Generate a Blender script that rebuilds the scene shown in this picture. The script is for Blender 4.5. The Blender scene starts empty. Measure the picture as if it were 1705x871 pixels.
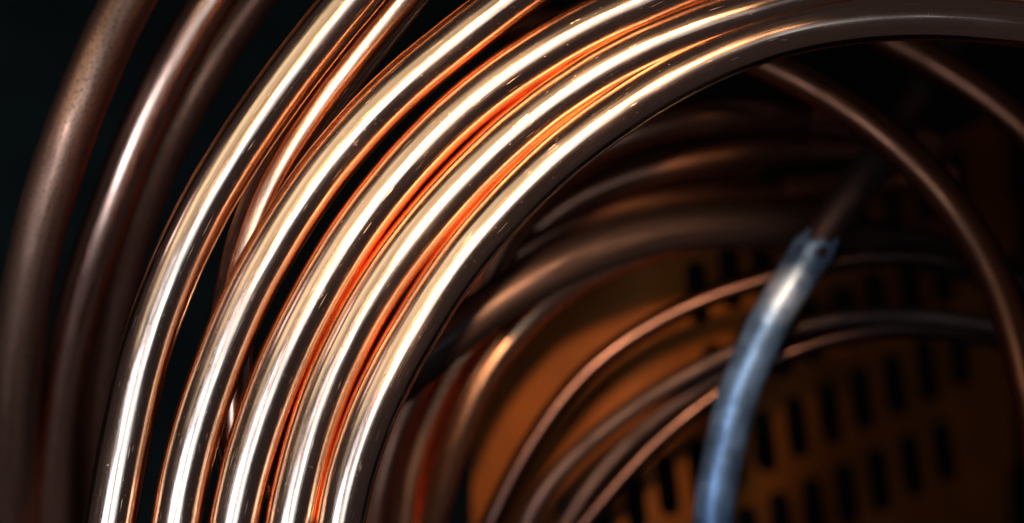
import bpy, math, random
import numpy as np
from mathutils import Vector

random.seed(7)
sc = bpy.context.scene
COL = sc.collection

# ------------------------------------------------------------------ camera
H = 1.0                    # camera height above the plane of the bright coil (metres)
S = 0.32 / 1705.0          # metres per photograph pixel in that plane
cam = bpy.data.cameras.new("camera")
cam_ob = bpy.data.objects.new("camera", cam)
COL.objects.link(cam_ob)
cam_ob.location = (0, 0, H)
cam.sensor_width = 36
cam.lens = 36 * H / 0.32
cam.clip_start, cam.clip_end = 0.01, 20
cam.dof.use_dof = True
cam.dof.focus_distance = H - 0.006
cam.dof.aperture_fstop = 3.7
cam.dof.aperture_blades = 0
sc.camera = cam_ob

# ------------------------------------------------------------------ world, lamps, exposure
w = bpy.data.worlds.new("World"); sc.world = w; w.use_nodes = True
w.node_tree.nodes["Background"].inputs[0].default_value = (0.80, 0.74, 1.0, 1)
w.node_tree.nodes["Background"].inputs[1].default_value = 0.030

def area(name, loc, target, sx, sy, power, col, roll=0.0, spread=180):
    l = bpy.data.lights.new(name, 'AREA'); l.shape = 'RECTANGLE'
    l.size, l.size_y, l.energy, l.color = sx, sy, power, col
    l.spread = math.radians(spread)
    o = bpy.data.objects.new(name, l); COL.objects.link(o)
    o.location = loc
    q = (Vector(target) - Vector(loc)).to_track_quat('-Z', 'Y')
    o.rotation_euler = q.to_euler()
    o.rotation_euler.rotate_axis('Z', math.radians(roll))
    return o

def rad(L, sx, sy): return L * math.pi * sx * sy      # watts for a wanted radiance
def falloff(o, stops):
    """uneven brightness across a lamp's width, as through a curtained window (0 = one long side, 1 = the other)"""
    l = o.data; l.use_nodes = True; nt = l.node_tree
    em = nt.nodes['Emission']; g = nt.nodes.new('ShaderNodeNewGeometry'); sp = nt.nodes.new('ShaderNodeSeparateXYZ')
    r = nt.nodes.new('ShaderNodeValToRGB'); r.color_ramp.interpolation = 'EASE'
    nt.links.new(g.outputs['Parametric'], sp.inputs[0]); nt.links.new(sp.outputs[0], r.inputs[0])
    e = r.color_ramp.elements
    e[0].position, e[0].color = stops[0][0], (stops[0][1],) * 3 + (1,)
    e[1].position, e[1].color = stops[-1][0], (stops[-1][1],) * 3 + (1,)
    for p, v in stops[1:-1]:
        n = e.new(p); n.color = (v, v, v, 1)
    nt.links.new(r.outputs[0], em.inputs['Strength'])

k = area("window_light", (-0.09, -0.10, 1.10), (-0.33, -0.12, 0), 0.52, 0.60, rad(0.42, .52, .60), (0.42, 0.64, 0.95), roll=-45, spread=35)
falloff(k, [(0, 1.0), (0.66, 1.0), (1.0, 0.06)])
k = area("curtain_light", (-0.62, 0.47, 1.00), (-0.30, 0.07, 0), 0.95, 0.66, rad(0.80, .95, .66), (0.90, 0.98, 0.86), roll=-45, spread=78)
falloff(k, [(0, 0.03), (0.5, 0.20), (0.80, 0.60), (1.0, 1.0)])
area("low_window_light", (-0.56, -0.26, 1.05), (-0.22, -0.12, 0), 0.26, 0.42, rad(1.3, .26, .42), (0.45, 0.64, 1.0), roll=-20, spread=32)
area("added_glint_lamp", (-1.1, 0.44, 0.50), (-0.10, 0.0, 0), 0.14, 0.14, rad(4.0, .14, .14), (0.8, 0.75, 0.95))  # unseen lamp added for a streak on the outermost turn

area("added_warm_glint_lamp", (0.85, 0.22, 0.74), (0.15, 0.0, 0), 0.04, 0.04, rad(25.0, .04, .04), (1.0, 0.75, 0.5))  # added lamp out of view, placed for a glint on the right-hand tube

sp = bpy.data.lights.new("added_panel_spot", 'SPOT'); sp.energy = 78; sp.color = (1.0, 0.72, 0.48)  # added spot without a real source, brightens the panel and inner turns
sp.spot_size = math.radians(10.8); sp.spot_blend = 1.0; sp.shadow_soft_size = 0.03
spo = bpy.data.objects.new("added_panel_spot", sp); COL.objects.link(spo); spo.location = (-0.03, 0.20, 1.05)
spo.rotation_euler = (Vector((0.004, -0.022, -0.175)) - spo.location).to_track_quat('-Z', 'Y').to_euler()

sc.view_settings.view_transform = 'Standard'
sc.view_settings.look = 'None'
sc.view_settings.exposure = 0
sc.view_settings.gamma = 1
sc.render.engine = 'CYCLES'
sc.cycles.use_denoising = True
sc.cycles.max_bounces = 12
sc.cycles.glossy_bounces = 10
sc.cycles.sample_clamp_indirect = 6
sc.cycles.caustics_reflective = True

# ------------------------------------------------------------------ helpers
def tag(o, label=None, cat=None, group=None, kind=None):
    if label: o["label"] = label
    if cat: o["category"] = cat
    if group: o["group"] = group
    if kind: o["kind"] = kind
    return o

def P(px, py, z):
    k = (H - z) / H
    return np.array([(px - 852.5) * S * k, (435.5 - py) * S * k, z])

def smooth_path(pts, deg, step, ext0, ext1, r0=None, r1=None):
    """least-squares polynomial through the traced points, carried on past both ends as circle arcs (all px)"""
    a = np.array(pts, float)
    d = np.r_[0, np.cumsum(np.hypot(*np.diff(a[:, :2], axis=0).T))]
    L = d[-1]; t = d / L
    cols = [np.polyfit(t, a[:, k], min(deg, len(a) - 1)) for k in range(2)]
    zc = np.polyfit(t, a[:, 2], min(3, len(a) - 1)) if a.shape[1] > 2 else np.array([0.0])
    n = max(8, int(L / step))
    tt = np.linspace(0, 1, n + 1)
    x, y = np.polyval(cols[0], tt), np.polyval(cols[1], tt)
    z = np.polyval(zc, tt)
    pts2 = [np.array(p) for p in zip(x, y, z)]
    def arc(p_end, p_in, p_in2, length, rad):
        v = p_end[:2] - p_in[:2]; v0 = p_in[:2] - p_in2[:2]
        h = math.atan2(v[1], v[0]); dh = (h - math.atan2(v0[1], v0[0]) + math.pi) % (2 * math.pi) - math.pi
        ds = np.hypot(*v)
        kappa = dh / ds
        if rad: kappa = math.copysign(1 / rad, kappa if rad > 0 else -kappa)
        dz = np.clip((p_end[2] - p_in[2]) / ds, -0.0002, 0.0002)
        out = []; p = p_end.copy(); m = int(length / step)
        for i in range(m):
            h += kappa * step
            p = p + np.array([math.cos(h) * step, math.sin(h) * step, dz * step * 0.5])
            out.append(p.copy())
        return out
    k = max(2, n // 10)
    head = arc(pts2[0], pts2[k], pts2[2 * k], ext0, r0)[::-1]
    tail = arc(pts2[-1], pts2[-1 - k], pts2[-1 - 2 * k], ext1, r1)
    return head + pts2 + tail

def tube_mesh(name, centre, rad, segs=32, wall=0.10, cap=True):
    """hollow round tube swept along world-space points, UV = (metres around, metres along)"""
    c = np.array(centre); n = len(c)
    tan = np.gradient(c, axis=0); tan /= np.linalg.norm(tan, axis=1)[:, None]
    up = np.array([0, 0, 1.0])
    rad = np.broadcast_to(np.asarray(rad, float), (n,))
    s = np.r_[0, np.cumsum(np.linalg.norm(np.diff(c, axis=0), axis=1))]
    ang = np.linspace(0, 2 * math.pi, segs, endpoint=False)
    side = np.cross(tan, up); side /= np.linalg.norm(side, axis=1)[:, None]
    nrm = np.cross(side, tan)
    ring = lambda i, r: c[i] + r * (np.cos(ang)[:, None] * side[i] + np.sin(ang)[:, None] * nrm[i])
    verts, rows, vs = [], [], []
    def add(i, r, v):
        rows.append(len(verts)); verts.extend(map(tuple, ring(i, r))); vs.append(v)
    e = min(10, n // 3)
    if cap:
        for i in range(e, 0, -1): add(i, rad[i] * (1 - 2 * wall), -s[i])
        add(0, rad[0] * (1 - 2 * wall), -0.001); add(0, rad[0] * 0.985, 0)
    for i in range(n):
        add(i, rad[i], s[i])
    if cap:
        add(n - 1, rad[-1] * 0.985, s[-1]); add(n - 1, rad[-1] * (1 - 2 * wall), s[-1] + .001)
        for i in range(n - 2, n - 2 - e, -1): add(i, rad[i] * (1 - 2 * wall), s[-1] + (s[-1] - s[i]))
    faces, uvs = [], []
    R = float(rad.mean())
    for q in range(len(rows) - 1):
        a, b = rows[q], rows[q + 1]
        for j in range(segs):
            j2 = (j + 1) % segs
            faces.append((a + j, a + j2, b + j2, b + j))
            u0, u1 = j / segs * 2 * math.pi * R, (j + 1) / segs * 2 * math.pi * R
            uvs += [(u0, vs[q]), (u1, vs[q]), (u1, vs[q + 1]), (u0, vs[q + 1])]
    if cap:
        faces.append(tuple(range(rows[0], rows[0] + segs))); uvs += [(0, 0)] * segs
        faces.append(tuple(range(rows[-1] + segs - 1, rows[-1] - 1, -1))); uvs += [(0, 0)] * segs
    me = bpy.data.meshes.new(name)
    me.from_pydata(verts, [], faces)
    uv = me.uv_layers.new(name="UVMap")
    uv.data.foreach_set("uv", np.array(uvs, np.float32).ravel())
    me.polygons.foreach_set("use_smooth", [True] * len(faces))
    me.update()
    return me

def tube(name, pts, dia, mat, parent=None, z=0.0, deg=4, step=8, ext=(350, 350), rr=(None, None), segs=32, loc=None):
    pts = [p if len(p) == 3 else (p[0], p[1], z) for p in pts]
    path = smooth_path(pts, deg, step, ext[0], ext[1], *rr)
    c = np.array([P(*p) for p in path])
    ss = np.arange(len(c)) * step * S
    rw = np.random.RandomState(int(abs(pts[0][0] * 7 + pts[0][1])) % 9999)
    for ax in range(3):
        for f_, am in ((8, .00032), (21, .00007), (55, .00002)):
            c[:, ax] += am * np.sin(ss * f_ * 2 * math.pi * rw.uniform(.8, 1.2) + rw.uniform(0, 6.28))
    zm = float(np.mean([p[2] for p in path]))
    base = np.array(loc) if loc is not None else c[len(c) // 2].copy()
    r = dia / 2 * S * (H - zm) / H
    me = tube_mesh(name, c - base, r, segs)
    me.materials.append(mat)
    o = bpy.data.objects.new(name, me); COL.objects.link(o)
    if parent: o.parent = parent
    else: o.location = base
    return o

def empty(name, loc):
    o = bpy.data.objects.new(name, None); COL.objects.link(o); o.location = loc
    o.empty_display_size = 0.02
    return o

# ------------------------------------------------------------------ materials
def nodes(mat):
    mat.use_nodes = True
    nt = mat.node_tree; nt.nodes.clear()
    def N(t, **k):
        n = nt.nodes.new(t)
        for a, b in k.items(): setattr(n, a, b)
        return n
    return nt, N

def copper(name, base, edge, rough, grime=0.0, speck=0.0, streak=1.0, grime_col=(0.05, 0.028, 0.018), scratch=1.0):
    m = bpy.data.materials.new(name)
    nt, N = nodes(m); L = nt.links.new
    out = N('ShaderNodeOutputMaterial'); p = N('ShaderNodeBsdfPrincipled')
    L(p.outputs[0], out.inputs[0])
    uv = N('ShaderNodeTexCoord'); obi = N('ShaderNodeObjectInfo')
    off = N('ShaderNodeVectorMath', operation='ADD'); L(uv.outputs['UV'], off.inputs[0])
    rnd = N('ShaderNodeVectorMath', operation='SCALE'); rnd.inputs[0].default_value = (3.1, 7.7, 5.3)
    L(obi.outputs['Random'], rnd.inputs['Scale']); L(rnd.outputs[0], off.inputs[1])
    def mapped(sx, sy):
        mp = N('ShaderNodeVectorMath', operation='MULTIPLY'); L(off.outputs[0], mp.inputs[0])
        mp.inputs[1].default_value = (sx, sy, 1); return mp.outputs[0]
    def noise(sx, sy, det=3, ro=0.6):
        n = N('ShaderNodeTexNoise', noise_dimensions='2D'); n.inputs['Scale'].default_value = 1
        n.inputs['Detail'].default_value = det; n.inputs['Roughness'].default_value = ro
        L(mapped(sx, sy), n.inputs['Vector']); return n.outputs[0]
    def ramp(src, a, b, lo=0.0, hi=1.0):
        r = N('ShaderNodeMapRange'); r.inputs[1].default_value = a; r.inputs[2].default_value = b
        r.inputs[3].default_value = lo; r.inputs[4].default_value = hi; L(src, r.inputs[0]); return r.outputs[0]
    def math_(op, a, b):
        n = N('ShaderNodeMath', operation=op)
        for i, v in enumerate((a, b)):
            if isinstance(v, (int, float)): n.inputs[i].default_value = v
            else: L(v, n.inputs[i])
        return n.outputs[0]
    drawn = noise(2600, 14, 4, 0.7)            # lines left by drawing the tube
    wide = noise(500, 9, 3, 0.6)
    blot = noise(190, 22, 5, 0.65)
    pits = noise(1700, 900, 2, 0.5)
    scr = noise(3200, 75, 1, 0.5)
    # colour
    mix = N('ShaderNodeMix', data_type='RGBA'); mix.inputs[6].default_value = (*base, 1)
    mix.inputs[7].default_value = (*[c * 0.86 for c in base], 1)
    L(ramp(wide, 0.35, 0.7), mix.inputs[0])
    g = N('ShaderNodeMix', data_type='RGBA'); L(mix.outputs[2], g.inputs[6]); g.inputs[7].default_value = (*grime_col, 1)
    pitm = ramp(pits, 0.74 - 0.14 * speck, 0.81 - 0.14 * speck)
    gm = math_('MAXIMUM', math_('MULTIPLY', ramp(blot, 0.42, 0.66), grime), math_('MULTIPLY', pitm, 0.25 + 0.75 * min(1, speck)))
    L(gm, g.inputs[0])
    L(g.outputs[2], p.inputs['Base Color'])
    p.inputs['Metallic'].default_value = 1
    p.inputs['Specular Tint'].default_value = (*edge, 1)
    r = math_('ADD', ramp(drawn, 0.3, 0.75, rough * 0.7, rough * 1.35), math_('MULTIPLY', gm, 0.30))
    scm = ramp(scr, 0.78, 0.85)
    r = math_('ADD', r, math_('MULTIPLY', scm, 0.22 * scratch))
    L(r, p.inputs['Roughness'])
    b1 = N('ShaderNodeBump'); b1.inputs['Distance'].default_value = 0.000006 * streak; b1.inputs['Strength'].default_value = 1
    L(drawn, b1.inputs['Height'])
    b2 = N('ShaderNodeBump'); b2.inputs['Distance'].default_value = 0.00004 * streak; L(wide, b2.inputs['Height']); L(b1.outputs[0], b2.inputs['Normal'])
    hgt = math_('ADD', math_('MULTIPLY', scm, -0.7 * scratch), math_('MULTIPLY', pitm, -1.0))
    b3 = N('ShaderNodeBump'); b3.inputs['Distance'].default_value = 0.00003; L(hgt, b3.inputs['Height']); L(b2.outputs[0], b3.inputs['Normal'])
    L(b3.outputs[0], p.inputs['Normal'])
    return m

M_BRIGHT = copper("polished_copper", (0.93, 0.55, 0.34), (1.0, 0.70, 0.45), 0.17, grime=0.30, grime_col=(0.62, 0.33, 0.20), scratch=0.8)
M_SMOOTH = copper("smooth_brown_copper", (0.95, 0.45, 0.26), (0.4, 0.2, 0.14), 0.24, grime=0.3, scratch=0.4)
M_BROWN = copper("shaded_brown_copper", (0.40, 0.155, 0.078), (0.3, 0.15, 0.08), 0.32, grime=0.3, scratch=0.4, grime_col=(0.03, 0.018, 0.012))  # base darkened to stand in for shade from the bright coil above
M_SPECK = copper("speckled_copper", (0.66, 0.29, 0.15), (0.25, 0.13, 0.08), 0.40, grime=0.45, speck=1.0, grime_col=(0.03, 0.025, 0.025))
M_THIN = copper("shaded_thin_copper", (0.10, 0.046, 0.032), (0.2, 0.11, 0.07), 0.27, grime=0.3, scratch=0.4, grime_col=(0.03, 0.018, 0.012))  # shade among the inner tubes is put into this dark base
M_LIT = copper("lit_brown_copper", (0.95, 0.42, 0.20), (0.4, 0.2, 0.12), 0.24, grime=0.25, scratch=0.4, grime_col=(0.06, 0.03, 0.015))  # lighter copy of the brown copper, glints of the lower turns put into colour
M_DEEP = copper("deep_shaded_copper", (0.25, 0.085, 0.038), (0.25, 0.12, 0.06), 0.34, grime=0.5, scratch=0.5, grime_col=(0.03, 0.016, 0.010))  # darker copy for the right-hand tubes, shade there put into the colour
M_DARK = copper("shaded_dark_copper", (0.14, 0.078, 0.056), (0.12, 0.08, 0.06), 0.52, grime=0.6, scratch=0.4, grime_col=(0.02, 0.014, 0.012))  # dark base imitates light blocked by the coil above

def simple(name, col, rough, noise_scale=60, var=0.35, metallic=0, bump=0.0002, spec=0.4, col2=None):
    m = bpy.data.materials.new(name); nt, N = nodes(m); L = nt.links.new
    out = N('ShaderNodeOutputMaterial'); p = N('ShaderNodeBsdfPrincipled'); L(p.outputs[0], out.inputs[0])
    tc = N('ShaderNodeTexCoord'); n = N('ShaderNodeTexNoise'); n.inputs['Scale'].default_value = noise_scale
    n.inputs['Detail'].default_value = 6; L(tc.outputs['Object'], n.inputs['Vector'])
    mx = N('ShaderNodeMix', data_type='RGBA'); mx.inputs[6].default_value = (*col, 1)
    mx.inputs[7].default_value = (*(col2 or [c * (1 - var) for c in col]), 1)
    r = N('ShaderNodeMapRange'); r.inputs[1].default_value = 0.35; r.inputs[2].default_value = 0.65
    L(n.outputs[0], r.inputs[0]); L(r.outputs[0], mx.inputs[0]); L(mx.outputs[2], p.inputs['Base Color'])
    p.inputs['Roughness'].default_value = rough; p.inputs['Metallic'].default_value = metallic
    p.inputs['Specular IOR Level'].default_value = spec
    b = N('ShaderNodeBump'); b.inputs['Distance'].default_value = bump; L(n.outputs[0], b.inputs['Height']); L(b.outputs[0], p.inputs['Normal'])
    return m

M_PANEL = simple("orange_plastic", (0.19, 0.046, 0.004), 0.7, 40, 0.3, spec=0.1)
M_FLOOR = simple("dark_surface", (0.004, 0.006, 0.004), 0.9, 30, 0.5, spec=0.1)
M_SLEEVE = simple("blue_grey_sleeve", (0.31, 0.46, 0.62), 0.46, 90, 0.5, col2=(0.07, 0.12, 0.18), spec=0.9, bump=0.0004, metallic=0.65)
def scuff_and_highlight(end, below):
    """scuffed brown patches next to the torn rim, a painted pale highlight a little further down"""
    nt = M_SLEEVE.node_tree; L = nt.links.new
    p = next(n for n in nt.nodes if n.type == 'BSDF_PRINCIPLED'); src = p.inputs['Base Color'].links[0].from_socket
    tc = next(n for n in nt.nodes if n.type == 'TEX_COORD')
    def near(pt, r0, r1):
        d = nt.nodes.new('ShaderNodeVectorMath'); d.operation = 'DISTANCE'; d.inputs[1].default_value = pt
        L(tc.outputs['Object'], d.inputs[0])
        m = nt.nodes.new('ShaderNodeMapRange'); m.inputs[1].default_value = r0; m.inputs[2].default_value = r1
        m.inputs[3].default_value = 1; m.inputs[4].default_value = 0; L(d.outputs['Value'], m.inputs[0]); return m.outputs[0]
    def blot(scale, lo, hi):
        n = nt.nodes.new('ShaderNodeTexNoise'); n.inputs['Scale'].default_value = scale; n.inputs['Detail'].default_value = 5
        L(tc.outputs['Object'], n.inputs['Vector'])
        m = nt.nodes.new('ShaderNodeMapRange'); m.inputs[1].default_value = lo; m.inputs[2].default_value = hi; L(n.outputs[0], m.inputs[0]); return m.outputs[0]
    def mul(a, b):
        n = nt.nodes.new('ShaderNodeMath'); n.operation = 'MULTIPLY'; L(a, n.inputs[0]); L(b, n.inputs[1]); return n.outputs[0]
    def over(fac, col, s):
        n = nt.nodes.new('ShaderNodeMix'); n.data_type = 'RGBA'; L(fac, n.inputs[0]); L(s, n.inputs[6]); n.inputs[7].default_value = (*col, 1); return n.outputs[2]
    src = over(mul(near(below, 0.004, 0.012), blot(130, 0.3, 0.5)), (0.92, 0.96, 0.95), src)  # highlight at the bend, painted into the sleeve colour
    src = over(mul(near(end, 0.004, 0.013), blot(230, 0.50, 0.60)), (0.045, 0.030, 0.035), src)
    L(src, p.inputs['Base Color'])

# ------------------------------------------------------------------ the surface underneath
def sheet(name, half, z, mat):
    me = bpy.data.meshes.new(name)
    n = 24
    vs = [(-half + 2 * half * i / n, -half + 2 * half * j / n, z) for j in range(n + 1) for i in range(n + 1)]
    fs = [(j * (n + 1) + i, j * (n + 1) + i + 1, (j + 1) * (n + 1) + i + 1, (j + 1) * (n + 1) + i) for j in range(n) for i in range(n)]
    me.from_pydata(vs, [], fs); me.materials.append(mat)
    o = bpy.data.objects.new(name, me); COL.objects.link(o); return o
tag(sheet("floor", 1.6, -0.34, M_FLOOR), kind="structure", label="black surface underneath the coils")

# ------------------------------------------------------------------ orange slotted panel
ZP = -0.175
def panel():
    root = P(1220, 640, ZP)
    A = np.array([54.0, -24.0]); B = np.array([1.5, 148.0])      # lattice steps in px: along a row, row to row
    O = np.array([1162.0, 487.0])
    slots = {(i, 0) for i in range(0, 11)} | {(i, 1) for i in range(0, 11)} | {(i, 2) for i in range(-4, 12)} | {(i, 3) for i in range(-6, 12)}
    verts, faces = [], []
    idx = {}
    th = 0.0035
    def V(p, z):
        k = (round(p[0], 1), round(p[1], 1), z)
        if k not in idx:
            idx[k] = len(verts); verts.append(tuple(P(p[0], p[1], ZP + z + bend(p[0])) - root))
        return idx[k]
    a = A / 2; b = B / 2
    su = np.array([17.5, -3.0]); sv = np.array([6.5, 52.0])
    def bend(x): return -0.125 * max(0.0, (x - 1080) / 610.0) ** 1.5      # added curl, turns the sheet from the lamps so its right end darkens
    hole = []
    for q in range(16):
        t = 2 * math.pi * q / 16
        cx, sy = math.cos(t), math.sin(t)
        e = 0.45
        hole.append(su * math.copysign(abs(cx) ** e, cx) + sv * math.copysign(abs(sy) ** e, sy))
    def cellpt(q):   # 16 points spread evenly round the cell: rows are staggered by half a cell and still meet point to point
        k = ((q + 2) % 16) / 4.0; f = k % 1 * 2 - 1
        return [a + b * f, -a * f + b, -a - b * f, a * f - b][int(k)]
    I0, I1, J0, J1 = -9, 12, -1, 4
    for j in range(J0, J1 + 1):
        for i in range(I0, I1 + 1):
            c = O + (i + 0.5 * (j % 2)) * A + j * B
            if j == -1 and not (-6 <= i <= 1): continue
            # the panel's free edge on the left and above
            if c[0] < 775 or c[0] > 1700: continue
            ring = [c + cellpt(q) for q in range(16)]
            ring = [np.array([min(p[0], 1690.0), p[1]]) for p in ring]
            if (i, j) in slots and c[0] < 1600:
                h = [c + p for p in hole]
                for q in range(16):
                    r = (q + 1) % 16
                    faces.append((V(ring[q], 0), V(h[q], 0), V(h[r], 0), V(ring[r], 0)))
                    faces.append((V(ring[q], -th), V(ring[r], -th), V(h[r], -th), V(h[q], -th)))
                    faces.append((V(h[q], 0), V(h[q], -th), V(h[r], -th), V(h[r], 0)))
            else:
                faces.append(tuple(V(p, 0) for p in ring[::-1]))
                faces.append(tuple(V(p, -th) for p in ring))
    # close the rim
    from collections import Counter
    ec = Counter()
    for f in faces:
        for q in range(len(f)): ec[frozenset((f[q], f[(q + 1) % len(f)]))] += 1
    key = {v: k for k, v in idx.items()}
    rim = []
    for e_, n_ in ec.items():
        if n_ == 1:
            u, v = tuple(e_)
            if key[u][2] == 0 and key[v][2] == 0:
                rim.append((u, v, idx[(key[v][0], key[v][1], -th)], idx[(key[u][0], key[u][1], -th)]))
    faces += rim
    me = bpy.data.meshes.new("slotted_panel"); me.from_pydata(verts, [], faces); me.materials.append(M_PANEL); me.update()
    o = bpy.data.objects.new("slotted_panel", me); COL.objects.link(o); o.location = root
    return tag(o, "orange plastic panel with rows of upright slots, lying behind the thin tubes", "panel")
panel()

# ------------------------------------------------------------------ bright coil: five turns side by side and two half hidden under them
D = 85
A_ = [(182, 871), (196, 790), (223, 660), (258, 545), (298, 438), (344, 340), (403, 239), (478, 131), (546, 46), (585, 0)]
B_ = [(294, 871), (310, 790), (338, 680), (377, 570), (432, 450), (491, 352), (548, 278), (612, 205), (674, 140), (745, 80), (810, 28)]
C_ = [(391, 871), (408, 785), (437, 690), (487, 565), (562, 429), (627, 336), (703, 250), (774, 182), (855, 117), (940, 62), (1060, 5)]
D_ = [(482, 871), (500, 780), (535, 670), (585, 560), (660, 429), (725, 353), (786, 290), (857, 223), (934, 163), (1004, 117), (1130, 55), (1250, 15)]
E_ = [(568, 871), (595, 755), (633, 655), (680, 565), (757, 445), (825, 364), (890, 297), (948, 245), (1001, 203), (1102, 140), (1203, 90), (1304, 54), (1405, 33), (1506, 25), (1607, 26), (1705, 36)]
coil = empty("copper_coil", P(750, 430, 0))
tag(coil, "bright polished copper coil of side-by-side turns in sharp focus, sweeping across the picture", "tube coil")
cl = P(750, 430, 0)
tube("turn", A_, 88, M_BRIGHT, coil, z=-0.002, loc=cl, ext=(500, 600), step=6, segs=48)
tube("turn", B_, D, M_BRIGHT, coil, z=0.0, loc=cl, ext=(500, 600), step=6, segs=48)
tube("turn", C_, D, M_BRIGHT, coil, z=0.001, loc=cl, ext=(500, 600), step=6, segs=48)
tube("turn", D_, D, M_BRIGHT, coil, z=0.0, loc=cl, ext=(500, 600), step=6, segs=48)
tube("turn", E_, D, M_BRIGHT, coil, z=0.001, deg=6, loc=cl, ext=(500, 600), rr=(None, 900), step=6, segs=48)
def between(p, q, f=0.5):
    p, q = np.array(p, float), np.array(q, float)
    n = 9
    def rs(a):
        d = np.r_[0, np.cumsum(np.hypot(*np.diff(a, axis=0).T))]; t = np.linspace(0, d[-1], n)
        return np.c_[np.interp(t, d, a[:, 0]), np.interp(t, d, a[:, 1])]
    return [tuple(v) for v in rs(p) * (1 - f) + rs(q) * f]

# tube that dives under the coil between its first and second turn
o = tube("copper_tube", [(392, 500), (412, 420), (443, 330), (490, 240), (548, 155), (608, 75), (665, 5)], 76, M_BRIGHT, z=-0.018, ext=(350, 350), deg=3)
tag(o, "bright copper tube with an orange sheen slipping under the coil beside its outermost turn", "tube")

# ------------------------------------------------------------------ dim tubes at the far left
o = tube("copper_tube", [(22, 871, -.128), (22, 700, -.092), (36, 560, -.067), (58, 430, -.051), (88, 310, -.0438), (128, 180, -.0417), (175, 70, -.0405), (215, 0, -.040)], 84, M_SPECK, deg=3)
tag(o, "speckled dull brown copper tube, leftmost in the picture", "tube")
o = tube("copper_tube", [(92, 871, -.126), (100, 700, -.103), (122, 560, -.0875), (158, 420, -.0768), (205, 290, -.0695), (262, 165, -.0645), (315, 65, -.0620), (355, 0, -.0607)], 74, M_SMOOTH, z=-0.085, deg=3)
tag(o, "smooth blurred tube with a soft pale highlight, left of the bright coil", "tube")
o = tube("copper_tube", [(150, 871, -.155), (158, 700, -.128), (182, 540, -.106), (222, 380, -.092), (275, 250, -.088), (335, 130, -.0855), (405, 20, -.084)], 66, M_SPECK, z=-0.105, deg=3)
tag(o, "dark pitted tube tucked against the inner side of the smooth blurred tube at left", "tube")

# ------------------------------------------------------------------ lower coil seen inside the bright one
low = empty("copper_coil", P(900, 500, -0.09)); ll = P(900, 500, -0.09)
tag(low, "dim brown copper coil of blurred turns showing under the inner edge of the bright coil", "tube coil")
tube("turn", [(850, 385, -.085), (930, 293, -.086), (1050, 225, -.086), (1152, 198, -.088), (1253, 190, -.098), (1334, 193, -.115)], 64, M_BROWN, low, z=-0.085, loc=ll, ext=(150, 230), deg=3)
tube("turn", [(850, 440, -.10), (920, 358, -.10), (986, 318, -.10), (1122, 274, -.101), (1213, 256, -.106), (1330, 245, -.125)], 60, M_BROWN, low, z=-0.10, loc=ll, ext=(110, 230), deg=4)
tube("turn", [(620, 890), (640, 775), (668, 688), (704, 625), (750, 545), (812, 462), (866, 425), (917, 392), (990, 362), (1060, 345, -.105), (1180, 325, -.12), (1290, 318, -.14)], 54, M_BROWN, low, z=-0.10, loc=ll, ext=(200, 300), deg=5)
tube("turn", [(671, 871, -.119), (691, 764, -.113), (736, 651, -.1105), (792, 568), (850, 505), (920, 450), (1010, 412, -.115), (1120, 392, -.125), (1250, 388, -.145)], 52, M_LIT, low, z=-0.11, loc=ll, ext=(250, 200), deg=4)
tube("turn", [(719, 871, -.116), (742, 775, -.109), (792, 656, -.1052), (843, 568), (900, 506), (956, 468), (1040, 430, -.108), (1140, 400, -.115), (1260, 385, -.13), (1400, 392, -.145), (1520, 420, -.155)], 50, M_LIT, low, z=-0.105, loc=ll, ext=(250, 60), deg=5)

# ------------------------------------------------------------------ thick dark tube crossing over it
o = tube("copper_tube", [(600, 690), (690, 610), (770, 548), (850, 487), (950, 436), (1060, 396, -.073), (1170, 380, -.084), (1280, 376, -.097), (1380, 384, -.112), (1480, 404, -.130)], 72, M_DARK, z=-0.065, deg=4, ext=(150, 200))
tag(o, "thick dark tube emerging from under the bright coil across the blurred turns", "tube")

# ------------------------------------------------------------------ thin tubes over the orange panel
thin = empty("thin_tube_coil", P(1150, 650, -0.13)); tl = P(1150, 650, -0.13)
tag(thin, "coil of thin copper tubes curving over the orange panel", "tube coil")
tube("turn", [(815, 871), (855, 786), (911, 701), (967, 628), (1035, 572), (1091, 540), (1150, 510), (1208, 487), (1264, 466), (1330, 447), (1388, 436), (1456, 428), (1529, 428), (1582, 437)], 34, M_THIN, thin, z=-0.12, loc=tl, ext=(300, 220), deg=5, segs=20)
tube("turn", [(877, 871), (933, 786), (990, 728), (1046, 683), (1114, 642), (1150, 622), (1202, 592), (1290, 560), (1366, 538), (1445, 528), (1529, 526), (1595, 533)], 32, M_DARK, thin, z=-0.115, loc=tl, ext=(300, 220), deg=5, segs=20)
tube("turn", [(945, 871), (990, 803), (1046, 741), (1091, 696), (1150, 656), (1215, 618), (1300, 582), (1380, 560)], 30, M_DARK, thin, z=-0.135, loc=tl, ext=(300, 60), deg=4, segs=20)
tube("turn", [(973, 871), (1035, 797), (1091, 737), (1150, 688), (1215, 640), (1292, 598), (1366, 568), (1445, 553), (1529, 549), (1614, 556)], 33, M_THIN, thin, z=-0.12, loc=tl, ext=(300, 220), deg=4, segs=20)

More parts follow.
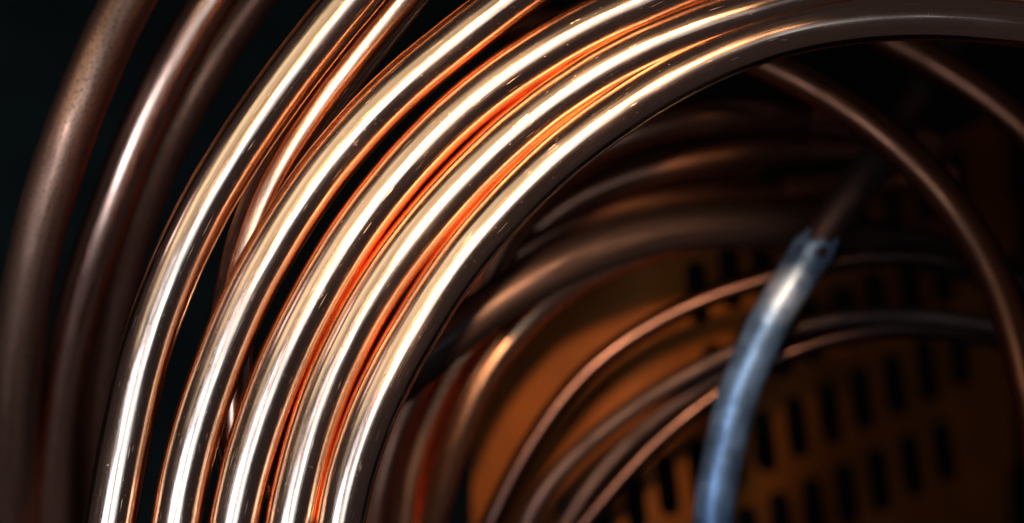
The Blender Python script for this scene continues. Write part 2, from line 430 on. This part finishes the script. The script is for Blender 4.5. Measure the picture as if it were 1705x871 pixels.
# ------------------------------------------------------------------ crossing tubes at the right
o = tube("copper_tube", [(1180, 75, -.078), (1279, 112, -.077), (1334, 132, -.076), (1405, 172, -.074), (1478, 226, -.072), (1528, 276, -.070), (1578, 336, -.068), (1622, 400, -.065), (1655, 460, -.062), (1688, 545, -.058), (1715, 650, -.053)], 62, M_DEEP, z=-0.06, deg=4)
tag(o, "dim brown tube curving down the right side, passing over the sleeved tube", "tube")
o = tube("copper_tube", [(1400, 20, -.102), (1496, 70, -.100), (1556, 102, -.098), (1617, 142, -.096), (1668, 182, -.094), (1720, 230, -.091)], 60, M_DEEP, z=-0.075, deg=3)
tag(o, "dark copper tube running diagonally into the top right corner", "tube")

# ------------------------------------------------------------------ tube with a blue-grey sleeve
BS = [(1180, 980, -.096), (1188, 871, -.0955), (1199, 775, -.0945), (1219, 696, -.092), (1246, 617, -.0875), (1281, 538, -.083), (1318, 470, -.0805), (1360, 400, -.0825)]
BL = BS[:-1] + [(1360, 400, -.0825), (1410, 335, -.090), (1455, 272, -.097), (1510, 185, -.106), (1570, 90, -.115)]
pipe = tube("sleeved_tube", BL, 62, M_DARK, z=-0.085, deg=5, ext=(200, 200))
tag(pipe, "dark tube whose lower length wears a pale blue-grey sleeve with a torn upper end", "tube")
def sleeve():
    path = smooth_path(BL, 5, 3, 200, 200)
    c = np.array([P(*p) for p in path]) - np.array(pipe.location)
    py = np.array([p[1] for p in path]); n = int(np.argmax(py < 402)); c = c[:n]
    segs = 48; r = 69 / 2 * S * (H + 0.085) / H
    tan = np.gradient(c, axis=0); tan /= np.linalg.norm(tan, axis=1)[:, None]
    me = tube_mesh("sleeve", c, r, segs, wall=0.035, cap=True)
    # torn rim: vertices near the upper end slide along the tube by an uneven amount round the circumference
    rng = np.random.RandomState(4)
    knots = rng.uniform(-1, 1, 16); jag = np.interp(np.arange(segs) / segs * 16, np.arange(17), np.r_[knots, knots[0]])
    jag += rng.uniform(-.35, .35, segs)
    end = Vector(c[-1]); t = Vector(tan[-1])
    for i, v in enumerate(me.vertices):
        d = (v.co - end).dot(t)
        w_ = max(0.0, 1 + d / 0.016)
        if w_ > 0: v.co += t * (0.0042 * float(jag[i % segs]) * w_)
        # slight lumps from being bent
        a_ = v.co.y * 160
        v.co.x += 0.00025 * math.sin(a_) * math.sin(a_ * 0.37 + 1)
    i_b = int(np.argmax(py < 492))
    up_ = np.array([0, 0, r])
    scuff_and_highlight(tuple(c[-1] + up_), tuple(c[i_b] + up_))
    o = bpy.data.objects.new("sleeve", me); COL.objects.link(o); o.parent = pipe
    me.materials.append(M_SLEEVE)
    return o
sleeve()
